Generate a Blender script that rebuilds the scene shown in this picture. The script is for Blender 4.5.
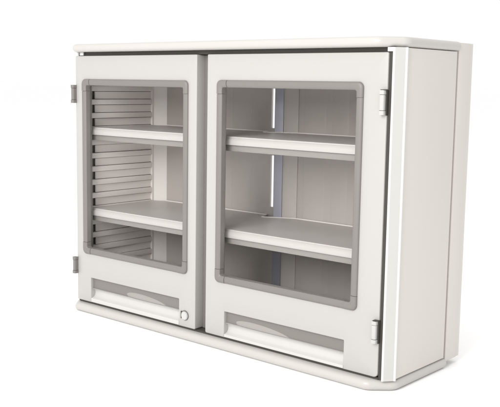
import bpy, bmesh, math, random
from mathutils import Vector, Matrix
random.seed(4)
S = bpy.context.scene
for o in list(bpy.data.objects): bpy.data.objects.remove(o)

# ------------------------------------------------------------ camera
cd = bpy.data.cameras.new('camera'); cam = bpy.data.objects.new('camera', cd)
S.collection.objects.link(cam); S.camera = cam
cam.location = (1.9809, -1.5581, 0.6143)
cam.rotation_euler = (1.4377, -0.0159, 0.7134)
cd.sensor_width = 36; cd.lens = 36*893.454/500
cd.clip_start = .05; cd.clip_end = 4000

# ------------------------------------------------------------ light
w = bpy.data.worlds.new('World'); S.world = w; w.use_nodes = True
bg = w.node_tree.nodes['Background']; bg.inputs[0].default_value = (1, 1, 1, 1); bg.inputs[1].default_value = 1.02
def area(name, loc, target, size, power, col=(1, 1, 1)):
    l = bpy.data.lights.new(name, 'AREA'); l.shape = 'SQUARE'; l.size = size; l.energy = power; l.color = col
    o = bpy.data.objects.new(name, l); S.collection.objects.link(o); o.location = loc
    o.rotation_euler = (Vector(target)-Vector(loc)).to_track_quat('-Z', 'Y').to_euler()
area('fill_overhead', (0.3, -0.6, 4.0), (0.3, -0.3, 0), 4.5, 38)  # added fill light that whitens the floor, not a lamp of the scene
area('softbox_front', (1.0, -2.8, 1.65), (0.5, 0, .3), 1.6, 74, (1, .985, .965))
S.view_settings.view_transform = 'Standard'; S.view_settings.look = 'None'
S.view_settings.exposure = 0; S.view_settings.gamma = 1

# ------------------------------------------------------------ materials
def mat(name, col, rough=.4, metal=0., spec=.5, bump=.006, bscale=500., var=.012, vscale=5.):
    m = bpy.data.materials.new(name); m.use_nodes = True; nt = m.node_tree; b = nt.nodes['Principled BSDF']
    b.inputs['Roughness'].default_value = rough; b.inputs['Metallic'].default_value = metal
    b.inputs['Specular IOR Level'].default_value = spec
    tc = nt.nodes.new('ShaderNodeTexCoord')
    n = nt.nodes.new('ShaderNodeTexNoise'); n.inputs['Scale'].default_value = vscale; n.inputs['Detail'].default_value = 4
    mp = nt.nodes.new('ShaderNodeMapRange'); mp.inputs[3].default_value = 1-var; mp.inputs[4].default_value = 1+var
    mx = nt.nodes.new('ShaderNodeVectorMath'); mx.operation = 'SCALE'; mx.inputs[0].default_value = col
    nt.links.new(tc.outputs['Object'], n.inputs['Vector']); nt.links.new(n.outputs['Fac'], mp.inputs[0])
    nt.links.new(mp.outputs[0], mx.inputs['Scale']); nt.links.new(mx.outputs[0], b.inputs['Base Color'])
    n2 = nt.nodes.new('ShaderNodeTexNoise'); n2.inputs['Scale'].default_value = bscale; n2.inputs['Detail'].default_value = 2
    bp = nt.nodes.new('ShaderNodeBump'); bp.inputs['Strength'].default_value = bump; bp.inputs['Distance'].default_value = .002
    nt.links.new(tc.outputs['Object'], n2.inputs['Vector']); nt.links.new(n2.outputs['Fac'], bp.inputs['Height'])
    nt.links.new(bp.outputs[0], b.inputs['Normal'])
    return m
M = dict(
 door=mat('door_white_lacquer', (.428, .417, .398), .35),
 post=mat('post_white', (.50, .495, .475), .4),
 bead=mat('lit_edge_and_tab_white', (.66, .66, .65), .35),  # whiter tone for light on the post edges, also the cover tabs
 side=mat('side_cream_laminate', (.585, .555, .512), .45),
 slab=mat('bumper_cream_plastic', (.48, .463, .438), .33),
 inner=mat('interior_taupe', (.60, .565, .53), .5),
 back=mat('back_panel_taupe', (.52, .483, .455), .45),
 rack=mat('rack_plastic', (.87, .83, .795), .45),
 frame=mat('window_gasket_grey', (.185, .172, .158), .45),
 groove=mat('joint_and_shade_dark', (.05, .046, .04), .8),  # near-black for joints and for shade painted into gaps
 shelf=mat('shelf_white', (.515, .492, .468), .4),
 lip=mat('handle_lip_white', (.56, .55, .53), .35),
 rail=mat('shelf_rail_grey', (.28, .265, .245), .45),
 recess=mat('recess_and_shade_grey', (.19, .176, .162), .45),
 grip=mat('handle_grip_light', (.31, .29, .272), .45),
 hinge=mat('hinge_white_steel', (.47, .462, .445), .3),
 alu=mat('anodised_aluminium', (.38, .38, .44), .35, metal=.35),
 lock=mat('lock_white', (.50, .50, .49), .25),
 floor=mat('floor_white', (.975, .975, .975), .9, spec=0., bump=0, var=.0),
)
g = bpy.data.materials.new('clear_glass'); g.use_nodes = True; nt = g.node_tree; nt.nodes.clear()
out = nt.nodes.new('ShaderNodeOutputMaterial'); mix = nt.nodes.new('ShaderNodeMixShader')
tr = nt.nodes.new('ShaderNodeBsdfTransparent'); tr.inputs[0].default_value = (.985, .985, .985, 1)
gl = nt.nodes.new('ShaderNodeBsdfGlossy'); gl.inputs['Roughness'].default_value = .02
fr = nt.nodes.new('ShaderNodeFresnel'); fr.inputs[0].default_value = 1.06
nt.links.new(fr.outputs[0], mix.inputs[0]); nt.links.new(tr.outputs[0], mix.inputs[1]); nt.links.new(gl.outputs[0], mix.inputs[2])
nt.links.new(mix.outputs[0], out.inputs[0]); M['glass'] = g

# ------------------------------------------------------------ helpers
def build(name, bm, m, parent=None, ang=35):
    bmesh.ops.recalc_face_normals(bm, faces=bm.faces)
    me = bpy.data.meshes.new(name); bm.to_mesh(me); bm.free()
    for k in (m if isinstance(m, (list, tuple)) else [m]): me.materials.append(M[k])
    for p in me.polygons: p.use_smooth = True
    me.set_sharp_from_angle(angle=math.radians(ang))
    o = bpy.data.objects.new(name, me); S.collection.objects.link(o)
    if parent: o.parent = parent
    return o
def box(bm, x0, x1, y0, y1, z0, z1, bev=0., mi=0):
    vs = [bm.verts.new(c) for c in ((x0,y0,z0),(x1,y0,z0),(x1,y1,z0),(x0,y1,z0),(x0,y0,z1),(x1,y0,z1),(x1,y1,z1),(x0,y1,z1))]
    fs = [bm.faces.new([vs[i] for i in q]) for q in ((0,3,2,1),(4,5,6,7),(0,1,5,4),(1,2,6,5),(2,3,7,6),(3,0,4,7))]
    for f in fs: f.material_index = mi
    if bev:
        es = list({e for f in fs for e in f.edges})
        r = bmesh.ops.bevel(bm, geom=es, offset=bev, segments=2, affect='EDGES', profile=.6)
        for f in r['faces']: f.material_index = mi
def fillet(pts, rads, seg=6):
    out = []; n = len(pts)
    for i in range(n):
        p = Vector(pts[i]); r = rads[i] if isinstance(rads, (list, tuple)) else rads
        if r <= 0: out.append(tuple(p)); continue
        a = (Vector(pts[i-1])-p).normalized(); b = (Vector(pts[(i+1) % n])-p).normalized()
        th = a.angle(b); d = r/math.tan(th/2); c = p+(a+b).normalized()*(r/math.sin(th/2))
        s = p+a*d-c; e = p+b*d-c
        a0 = math.atan2(s.y, s.x); a1 = math.atan2(e.y, e.x); da = (a1-a0+math.pi) % (2*math.pi)-math.pi
        for k in range(seg+1):
            t = a0+da*k/seg; out.append((c.x+r*math.cos(t), c.y+r*math.sin(t)))
    return out
def prism(bm, loops, axis, a, b, bev=0.):
    """solid from an outline (plus holes) extruded along axis ('y' or 'z') from a to b"""
    mk = (lambda p, t: (p[0], t, p[1])) if axis == 'y' else (lambda p, t: (p[0], p[1], t))
    es = []; rings = []
    for L in loops:
        vs = [bm.verts.new(mk(p, a)) for p in L]; rings.append(vs)
        es += [bm.edges.new((vs[i], vs[(i+1) % len(vs)])) for i in range(len(vs))]
    r = bmesh.ops.triangle_fill(bm, use_beauty=True, use_dissolve=False, edges=es)
    caps = [f for f in r['geom'] if isinstance(f, bmesh.types.BMFace)]
    mp = {}
    for vs in rings:
        for v, p in zip(vs, [v.co.copy() for v in vs]):
            q = p.copy(); q[1 if axis == 'y' else 2] = b; mp[v] = bm.verts.new(q)
    for f in caps: bm.faces.new([mp[v] for v in f.verts])
    for vs in rings:
        for i in range(len(vs)):
            u, v = vs[i], vs[(i+1) % len(vs)]; bm.faces.new((u, v, mp[v], mp[u]))
    bmesh.ops.recalc_face_normals(bm, faces=bm.faces)
    if bev:
        rim = [bm.edges.get((vs[i], vs[(i+1) % len(vs)])) for vs in rings for i in range(len(vs))]
        bmesh.ops.bevel(bm, geom=rim, offset=bev, segments=3, affect='EDGES', profile=.5)
def bullslab(bm, pts, rads, z0, z1, seg=8):
    """horizontal slab with a half-round edge all round"""
    P = fillet(pts, rads, 8); n = len(P); r = (z1-z0)/2; zc = (z0+z1)/2
    nor = []
    for i in range(n):
        a = Vector(P[i])-Vector(P[i-1]); b = Vector(P[(i+1) % n])-Vector(P[i])
        na = Vector((a.y, -a.x)).normalized(); nb = Vector((b.y, -b.x)).normalized()
        s = (na+nb).normalized(); s = s/max(.4, s.dot(na))
        if P[i][1] > .23: s = Vector((1 if P[i][0] > .5 else -1, 0))   # square cut rear end
        nor.append(s)
    rings = []
    for k in range(seg+1):
        t = -math.pi/2+math.pi*k/seg; d = r*(1-math.cos(t)); z = zc+r*math.sin(t)
        rings.append([bm.verts.new((P[i][0]-nor[i].x*d, P[i][1]-nor[i].y*d, z)) for i in range(n)])
    for k in range(seg):
        for i in range(n):
            j = (i+1) % n; bm.faces.new((rings[k][i], rings[k][j], rings[k+1][j], rings[k+1][i]))
    bm.faces.new(rings[0]); bm.faces.new(rings[-1])
def extrude_profile_x(bm, prof, x0, x1, closed=True, mi=0):
    a = [bm.verts.new((x0, y, z)) for y, z in prof]; b = [bm.verts.new((x1, y, z)) for y, z in prof]; n = len(prof)
    for i in range(n if closed else n-1):
        j = (i+1) % n; bm.faces.new((a[i], a[j], b[j], b[i])).material_index = mi
    if closed: bm.faces.new(a).material_index = mi; bm.faces.new(b).material_index = mi
def cyl(bm, c, r, d, axis='y', seg=32, r2=None, bev=0):
    rot = Matrix.Rotation(math.pi/2, 4, 'X') if axis == 'y' else Matrix.Identity(4)
    res = bmesh.ops.create_cone(bm, cap_ends=True, segments=seg, radius1=r, radius2=r if r2 is None else r2, depth=d, matrix=Matrix.Translation(c) @ rot)
    if bev:
        es = {e for v in res['verts'] for e in v.link_edges if any(len(f.verts) > 4 for f in e.link_faces)}
        bmesh.ops.bevel(bm, geom=list(es), offset=bev, segments=2, affect='EDGES')

# ------------------------------------------------------------ setting
bm = bmesh.new(); bmesh.ops.create_grid(bm, x_segments=1, y_segments=1, size=1500)
fl = build('floor', bm, 'floor'); fl.location = (0, 0, -.0250); fl['kind'] = 'structure'

# ------------------------------------------------------------ cabinet
root = bpy.data.objects.new('wall_cabinet', None); S.collection.objects.link(root)
root.location = (0, 0, 0); root['category'] = 'cabinet'
root['label'] = 'cream white storage cabinet with two glass doors and two inner shelves on a white floor'

XL, XR, YB, H = -.016, 1.029, .295, .6825
slab = [(.012, -.02), (.986, -.02), (1.0335, .023), (1.0335, .2392), (-.018, .2392), (-.018, .012)]
bm = bmesh.new(); bullslab(bm, slab, [.014, .03, .03, .0, .0, .014], -.0250, -.0020); build('bottom_panel', bm, 'slab', root, 50)
bm = bmesh.new(); bullslab(bm, slab, [.014, .03, .03, .0, .0, .014], .6925, .7135); build('top_panel', bm, 'slab', root, 50)
# header rail above / sill below the doors, set back behind the door line
bm = bmesh.new(); box(bm, .012, 1.003, .036, .05, .655, .6918, .001); build('header_rail', bm, 'inner', root)
bm = bmesh.new(); box(bm, .004, 1.0, .0080, .0355, .6830, .6918); build('gap_shade_strip', bm, 'groove', root)  # near-black strip painting the shade in the gap above the doors
bm = bmesh.new(); box(bm, .004, 1.0, .0030, .0355, -.0012, .0026); build('gap_shade_strip', bm, 'groove', root)  # the same painted gap shade, under the doors
bm = bmesh.new(); box(bm, .012, 1.003, .036, .05, -.0008, .05, .001); build('sill_rail', bm, 'inner', root)
# deck and ceiling inside the carcass, up to the rear frame
bm = bmesh.new(); box(bm, .0, 1.003, .0505, YB-.001, -.001, .0035); build('inner_floor', bm, 'shelf', root)
bm = bmesh.new(); box(bm, .0, 1.003, .0505, YB-.001, .684, .6918); build('inner_ceiling', bm, 'inner', root)

# side panels
bm = bmesh.new(); box(bm, 1.006, XR, .0235, .2322, .0005, .6915, .0008); build('side_panel', bm, 'side', root)
bm = bmesh.new(); box(bm, XL, -.002, .0345, .2370, .0005, .6915, .0008); build('side_panel', bm, 'side', root)
# corner posts: 45 degree facet with whiter beads painting the light along either edge
def post(pts, beads):
    bm = bmesh.new(); prism(bm, [pts], 'z', -.0012, .6922)
    o = build('corner_post', bm, 'post', root)
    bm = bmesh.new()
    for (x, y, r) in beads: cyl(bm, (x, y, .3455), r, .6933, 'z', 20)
    build('edge_highlight', bm, 'bead', o)
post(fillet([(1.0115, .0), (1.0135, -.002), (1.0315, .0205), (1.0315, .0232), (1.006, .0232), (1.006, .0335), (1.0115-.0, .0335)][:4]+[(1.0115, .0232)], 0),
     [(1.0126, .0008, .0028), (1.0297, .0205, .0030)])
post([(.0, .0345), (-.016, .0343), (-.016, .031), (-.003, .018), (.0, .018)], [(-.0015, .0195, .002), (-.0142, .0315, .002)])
# rear mounting rails
for s in (1, -1):
    bm = bmesh.new()
    if s > 0:
        box(bm, 1.004, 1.0295, .2395, .290, -.0095, .7112, .0008)
        box(bm, 1.004, 1.0280, .2902, .3060, -.0095, .7112, .0008)
        box(bm, 1.004, 1.0150, .2323, .2394, .0, .69, 0, 1)
    else:
        box(bm, -.0205, -.001, .2395, .3005, -.0095, .7112, .0008)
        box(bm, -.012, -.001, .2371, .2394, .0, .69, 0, 1)
    build('mounting_rail', bm, ['side', 'groove'], root)

# back wall, split by the tall light slots beside the centre upright
bm = bmesh.new()
sx0, sx1 = .4550, .4720
slots = [(.285, .425), (.498, .640)]
box(bm, .0, sx0, YB, YB+.006, -.001, .7); box(bm, sx1, 1.003, YB, YB+.006, -.001, .7)
zs = [-.001]+[v for s in slots for v in s]+[.7]
for i in range(0, len(zs), 2): box(bm, sx0, sx1, YB, YB+.006, zs[i], zs[i+1])
bmesh.ops.remove_doubles(bm, verts=bm.verts, dist=1e-5)
def bead(x, wd, h=.0012):   # shallow pressed vertical bead in the back sheet
    a = [(x-wd/2, YB), (x-wd/2+.004, YB-h), (x+wd/2-.004, YB-h), (x+wd/2, YB)]
    prism(bm, [a], 'z', .006, .68)
for x, wd in ((.35, .07), (.60, .07), (.68, .05), (.80, .08), (.91, .06), (.16, .06), (.245, .05)): bead(x, wd)
build('back_panel', bm, 'back', root, 20)
# inner rear corner fillets
for s in (0, 1):
    f = (lambda x: x) if not s else (lambda x: .985-x)
    bm = bmesh.new(); pts = [(f(-.0), .272), (f(.020), .272), (f(.054), YB-.0004), (f(0), YB-.0004)]
    prism(bm, [pts], 'z', .0037, .6838); build('corner_strip', bm, 'rack', root)
# centre upright
bm = bmesh.new()
prism(bm, [[(.4940, .2665), (.5100, .2740), (.5105, .2753), (.5475, .2932), (.5475, .2947), (.4880, .2947)]], 'z', .0037, .6838)
up = build('centre_upright', bm, 'inner', root, 10)
bm = bmesh.new()
prism(bm, [[(.4915, .2642), (.4935, .2632), (.5135, .2726), (.5122, .2752), (.4935, .2664)]], 'z', .0040, .6835)
build('metal_strip', bm, 'alu', up, 10)

# slotted rack walls left and right
Z0, PITCH = .5949, .0374
bars = [Z0-PITCH*k for k in range(-1, 15) if Z0-PITCH*k > .03]
for s in (0, 1):
    f = (lambda x: x) if not s else (lambda x: .985-x)
    def bx(bm, x0, x1, *a): box(bm, min(f(x0), f(x1)), max(f(x0), f(x1)), *a)
    bm = bmesh.new()
    bx(bm, .0005, .0100, .0565, .2718, .004, .6835, 0, 1)      # dark backing paints the shading lines above and below the bars
    for z in bars+[bars[-1]-PITCH]:
        bx(bm, .0101, .0142, .0565, .2664, max(.004, z+.0086), min(z+PITCH-.0086, .6835))
    bx(bm, .0005, .0205, .0275, .0335, .052, .654, .0008)      # front upright
    bx(bm, .0005, .0060, .0340, .0560, .004, .654, 0, 2)        # pocket floor coloured dark for the shade in the slots
    bx(bm, .0139, .0209, .2665, .2719, .004, .6835)            # rear upright
    for z in bars: bx(bm, .0032, .0203, .0340, .2664, z-.0072, z+.0072, .0012)
    build('shelf_rack', bm, ['rack', 'groove', 'recess'], root)

# shelves
def shelf(z, name='shelf'):
    x0, x1 = .0212, .9638; t = .0200
    out = [(x0, .033), (x1, .033), (x1, .2885), (.5480, .2885), (.5120, .2700), (.4680, .2470), (.4520, .2885), (.056, .2885), (x0, .268)]
    bm = bmesh.new(); prism(bm, [out], 'z', z-.008, z, .0006)
    # rounded front nose and drop edge
    prof = [(.0400, z+.0002), (.0370, z-.0004), (.0335, z-.0020), (.0308, z-.0046), (.0296, z-.0072), (.0290, z-.0085), (.0284, z-.0095), (.0284, z-t+.002), (.0292, z-t), (.0400, z-t), (.0400, z-.006)]
    extrude_profile_x(bm, prof, x0, x1)
    o = build(name, bm, 'shelf', root, 40)
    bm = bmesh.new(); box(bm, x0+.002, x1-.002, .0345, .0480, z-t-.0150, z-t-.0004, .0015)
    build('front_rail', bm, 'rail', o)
    bm = bmesh.new(); R = out[2:-1]
    for p, q in zip(R, R[1:]):
        d = (Vector(q)-Vector(p)).normalized(); nn = Vector((d.y, -d.x))*-.0012
        prism(bm, [[p, q, (q[0]+nn.x, q[1]+nn.y), (p[0]+nn.x, p[1]+nn.y)]], 'z', z-.006, z+.0022)
    build('rear_rim', bm, 'rack', o)
    bm = bmesh.new(); box(bm, .035, .95, .255, .2595, z-.020, z-.0085); bm2 = build('rear_flange', bm, 'rail', o)
shelf(.2630); shelf(.4885)

# ------------------------------------------------------------ doors
def frame_mesh(x0, x1, z0, z1, wd, R=.0125):
    """extruded gasket frame with separate moulded corner pieces"""
    prof = [(0, .0005), (.0004, -.0022), (.002, -.0040), (.0065, -.0052), (wd*.6, -.0050), (wd-.004, -.0040), (wd-.0012, -.0018), (wd-.0004, .004), (wd-.0004, .011), (wd-.004, .0125)]
    bm = bmesh.new()
    def sweep(path, k=1.):   # path: (x, z, inward dx, inward dz)
        rings = []
        for x, z, dx, dz in path:
            rings.append([bm.verts.new((x+dx*a, (y-.0010 if k > 1 and y < 0 else y), z+dz*a)) for a, y in prof])
        for a, b in zip(rings, rings[1:]):
            for i in range(len(prof)-1): bm.faces.new((a[i], a[i+1], b[i+1], b[i]))
        for r in (rings[0], rings[-1]): bm.faces.new(r)
    L = .032; g = .0007
    cs = [(x0, z0, 1, 1), (x1, z0, -1, 1), (x1, z1, -1, -1), (x0, z1, 1, -1)]
    for cx, cz, sx, sz in cs:
        path = [(cx, cz+sz*L, sx, 0)]
        for k in range(9):   # rounded outer corner, mitred inner corner
            t = k/8*math.pi/2
            px = cx+sx*R*(1-math.cos(t)); pz = cz+sz*R*(1-math.sin(t))
            ix, iz = cx+sx*wd, cz+sz*wd
            # inner corner with small radius
            ri = .004; qx = ix+sx*ri*(1-math.cos(t)); qz = iz+sz*ri*(1-math.sin(t))
            path.append((px, pz, (qx-px)/wd, (qz-pz)/wd))
        path.append((cx+sx*L, cz, 0, sz))
        sweep(path, 1.1)
    sweep([(x0, z0+L+g, 1, 0), (x0, z1-L-g, 1, 0)]); sweep([(x1, z0+L+g, -1, 0), (x1, z1-L-g, -1, 0)])
    sweep([(x0+L+g, z0, 0, 1), (x1-L-g, z0, 0, 1)]); sweep([(x0+L+g, z1, 0, -1), (x1-L-g, z1, 0, -1)])
    return bm
def door(x0, x1, win, hnd, grip, label):
    zb, zt, T = .0032, H, .030
    outer = [(x0, zt), (x0, zb), (hnd[0], zb), (hnd[0], hnd[2]), (hnd[1], hnd[2]), (hnd[1], zb), (x1, zb), (x1, zt)]
    rr = [.003, .004, 0, .0015, .0015, 0, .010 if x1 > .9 else .004, .003]
    hole = fillet([(win[0]+.002, win[2]+.002), (win[1]-.002, win[2]+.002), (win[1]-.002, win[3]-.002), (win[0]+.002, win[3]-.002)], .011, 8)
    bm = bmesh.new(); prism(bm, [fillet(outer, rr, 5), hole], 'y', 0, T, .0018)
    d = build('door', bm, 'door', root, 40); d['label'] = label
    build('window_frame', frame_mesh(*win, .0180), 'frame', d, 40)
    bm = bmesh.new(); box(bm, win[0]+.003, win[1]-.003, .0128, .0168, win[2]+.003, win[3]-.003); build('glass_pane', bm, 'glass', d)
    # recessed pull: grey back wall and concave lip
    a, b = hnd[0]+.0002, hnd[1]-.0002; lz = .0425-(.0725-hnd[2])*.8
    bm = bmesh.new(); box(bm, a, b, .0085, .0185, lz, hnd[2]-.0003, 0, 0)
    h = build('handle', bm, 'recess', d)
    prof = []
    for k in range(13):
        t = k/12*math.pi/2
        u = k/12; an = math.pi*(.5-.86*u); prof.append((.0030+.0125*math.cos(an*.98), lz-.0135+.0130*math.sin(an)))
    prof += [(.0006, lz-.0275), (.0006, .0045), (.0016, .0036), (.0240, .0036), (.0240, lz-.0002), (.0085, lz-.0002)]
    bm = bmesh.new(); extrude_profile_x(bm, prof, a, b); build('lip', bm, 'lip', h, 40)
    # moulded finger bulge: half dome standing on the back edge of the lip
    bm = bmesh.new(); gx0, gx1, gz0, gz1 = grip; n = 24; rings = []; cx = (gx0+gx1)/2; fl_ = 1
    for r in range(7):
        q = 1-r/6; dep = .0022*(1-q*q)**.5
        rings.append([bm.verts.new((cx+fl_*(-.22*(gx1-gx0)*math.sin(math.pi*i/n)*q)+(gx1-gx0)/2*q*math.cos(math.pi*i/n), .0084-dep, gz0+(gz1-gz0)*q*math.sin(math.pi*i/n))) for i in range(n+1)] if r < 6 else [bm.verts.new((cx, .0062, gz0))])
    for r in range(5):
        for i in range(n): bm.faces.new((rings[r][i], rings[r][i+1], rings[r+1][i+1], rings[r+1][i]))
    for i in range(n): bm.faces.new((rings[5][i], rings[5][i+1], rings[6][0]))
    build('finger_grip', bm, 'grip', h, 60)
    return d
dl = door(.0, .463, (.0295, .4355, .1395, .6205), (.0585, .4055, .0725), (.206, .352, .0428, .0570), 'narrower door with a round lock in its lower corner')
dr = door(.498, 1.0, (.5310, .9440, .1375, .6225), (.5610, .9120, .0675), (.600, .757, .0388, .0530), 'wider door hinged on the right')
# sealing strip closing the gap between the doors, carried by the right one
bm = bmesh.new(); box(bm, .4635, .4975, .0275, .0295, .004, .681); build('seal_strip', bm, 'frame', dr)

# lock
bm = bmesh.new(); cyl(bm, (.4280, -.0006, .0334), .0130, .0015, 'y', 40, bev=.0004)
lk = build('lock', bm, 'frame', dl, 40)
bm = bmesh.new(); cyl(bm, (.4296, -.0034, .0334), .0108, .0045, 'y', 40, bev=.0012); build('lock_plug', bm, 'lock', lk, 40)
bm = bmesh.new(); box(bm, .4142, .4160, -.0018, -.0003, .0240, .0430, .0004); box(bm, .4142, .4205, -.0018, -.0003, .0418, .0430, .0003); build('key_slot', bm, 'groove', lk)

# hinges
def hinge(x, z0, z1, parent, s):
    bm = bmesh.new(); L = z1-z0; r = .0062
    for a, b in ((z0, z0+L*.17), (z0+L*.185, z1-L*.185), (z1-L*.17, z1)):
        k = 0 if (a == z0 or b == z1) else .0008
        P = fillet([(x-r+k, -.0125+k), (x+r-k, -.0125+k), (x+r-k, .0), (x-r+k, .0)], [.003, .003, .0005, .0005], 4)
        prism(bm, [P], 'z', a, b, .0005)
    box(bm, x-r*.8, x+r*.8, -.0100, -.0012, z0+.002, z1-.002, 0, 1)
    if s > 0: box(bm, x+r+.0004, x+r+.0020, -.0045, .003, z0-.001, z1+.001, .0008, 1); box(bm, x-.003, x+r+.0022, -.0115, -.001, z1+.0004, z1+.0018, .0004, 1)
    o = build('hinge', bm, ['hinge' if s > 0 else 'recess', 'groove'], parent, 40)  # left hinges coloured grey for the shade on their turned-away side
for z0, z1 in ((.5560, .6060), (.0790, .1270)):
    hinge(.9935, z0, z1, dr, 1)
    hinge(-.0018, z0-.001, z1-.002, dl, -1)
# small cover tabs at the top corners of the door opening
bm = bmesh.new(); box(bm, .9985, 1.0125, -.0020, .004, .6838, .6922, .0006); build('cover_tab', bm, 'bead', root)
bm = bmesh.new(); box(bm, .0015, .0125, -.0020, .004, .6838, .6922, .0006); box(bm, .0160, .0300, .002, .006, .6838, .6922, .0006); build('cover_tab', bm, 'bead', root)
# hinge post beside the right door, coloured near-black to paint the gap's shade
bm = bmesh.new(); box(bm, 1.0004, 1.0100, .0035, .0335, .0, .6915, 0); build('hinge_gap_shade', bm, 'groove', root)
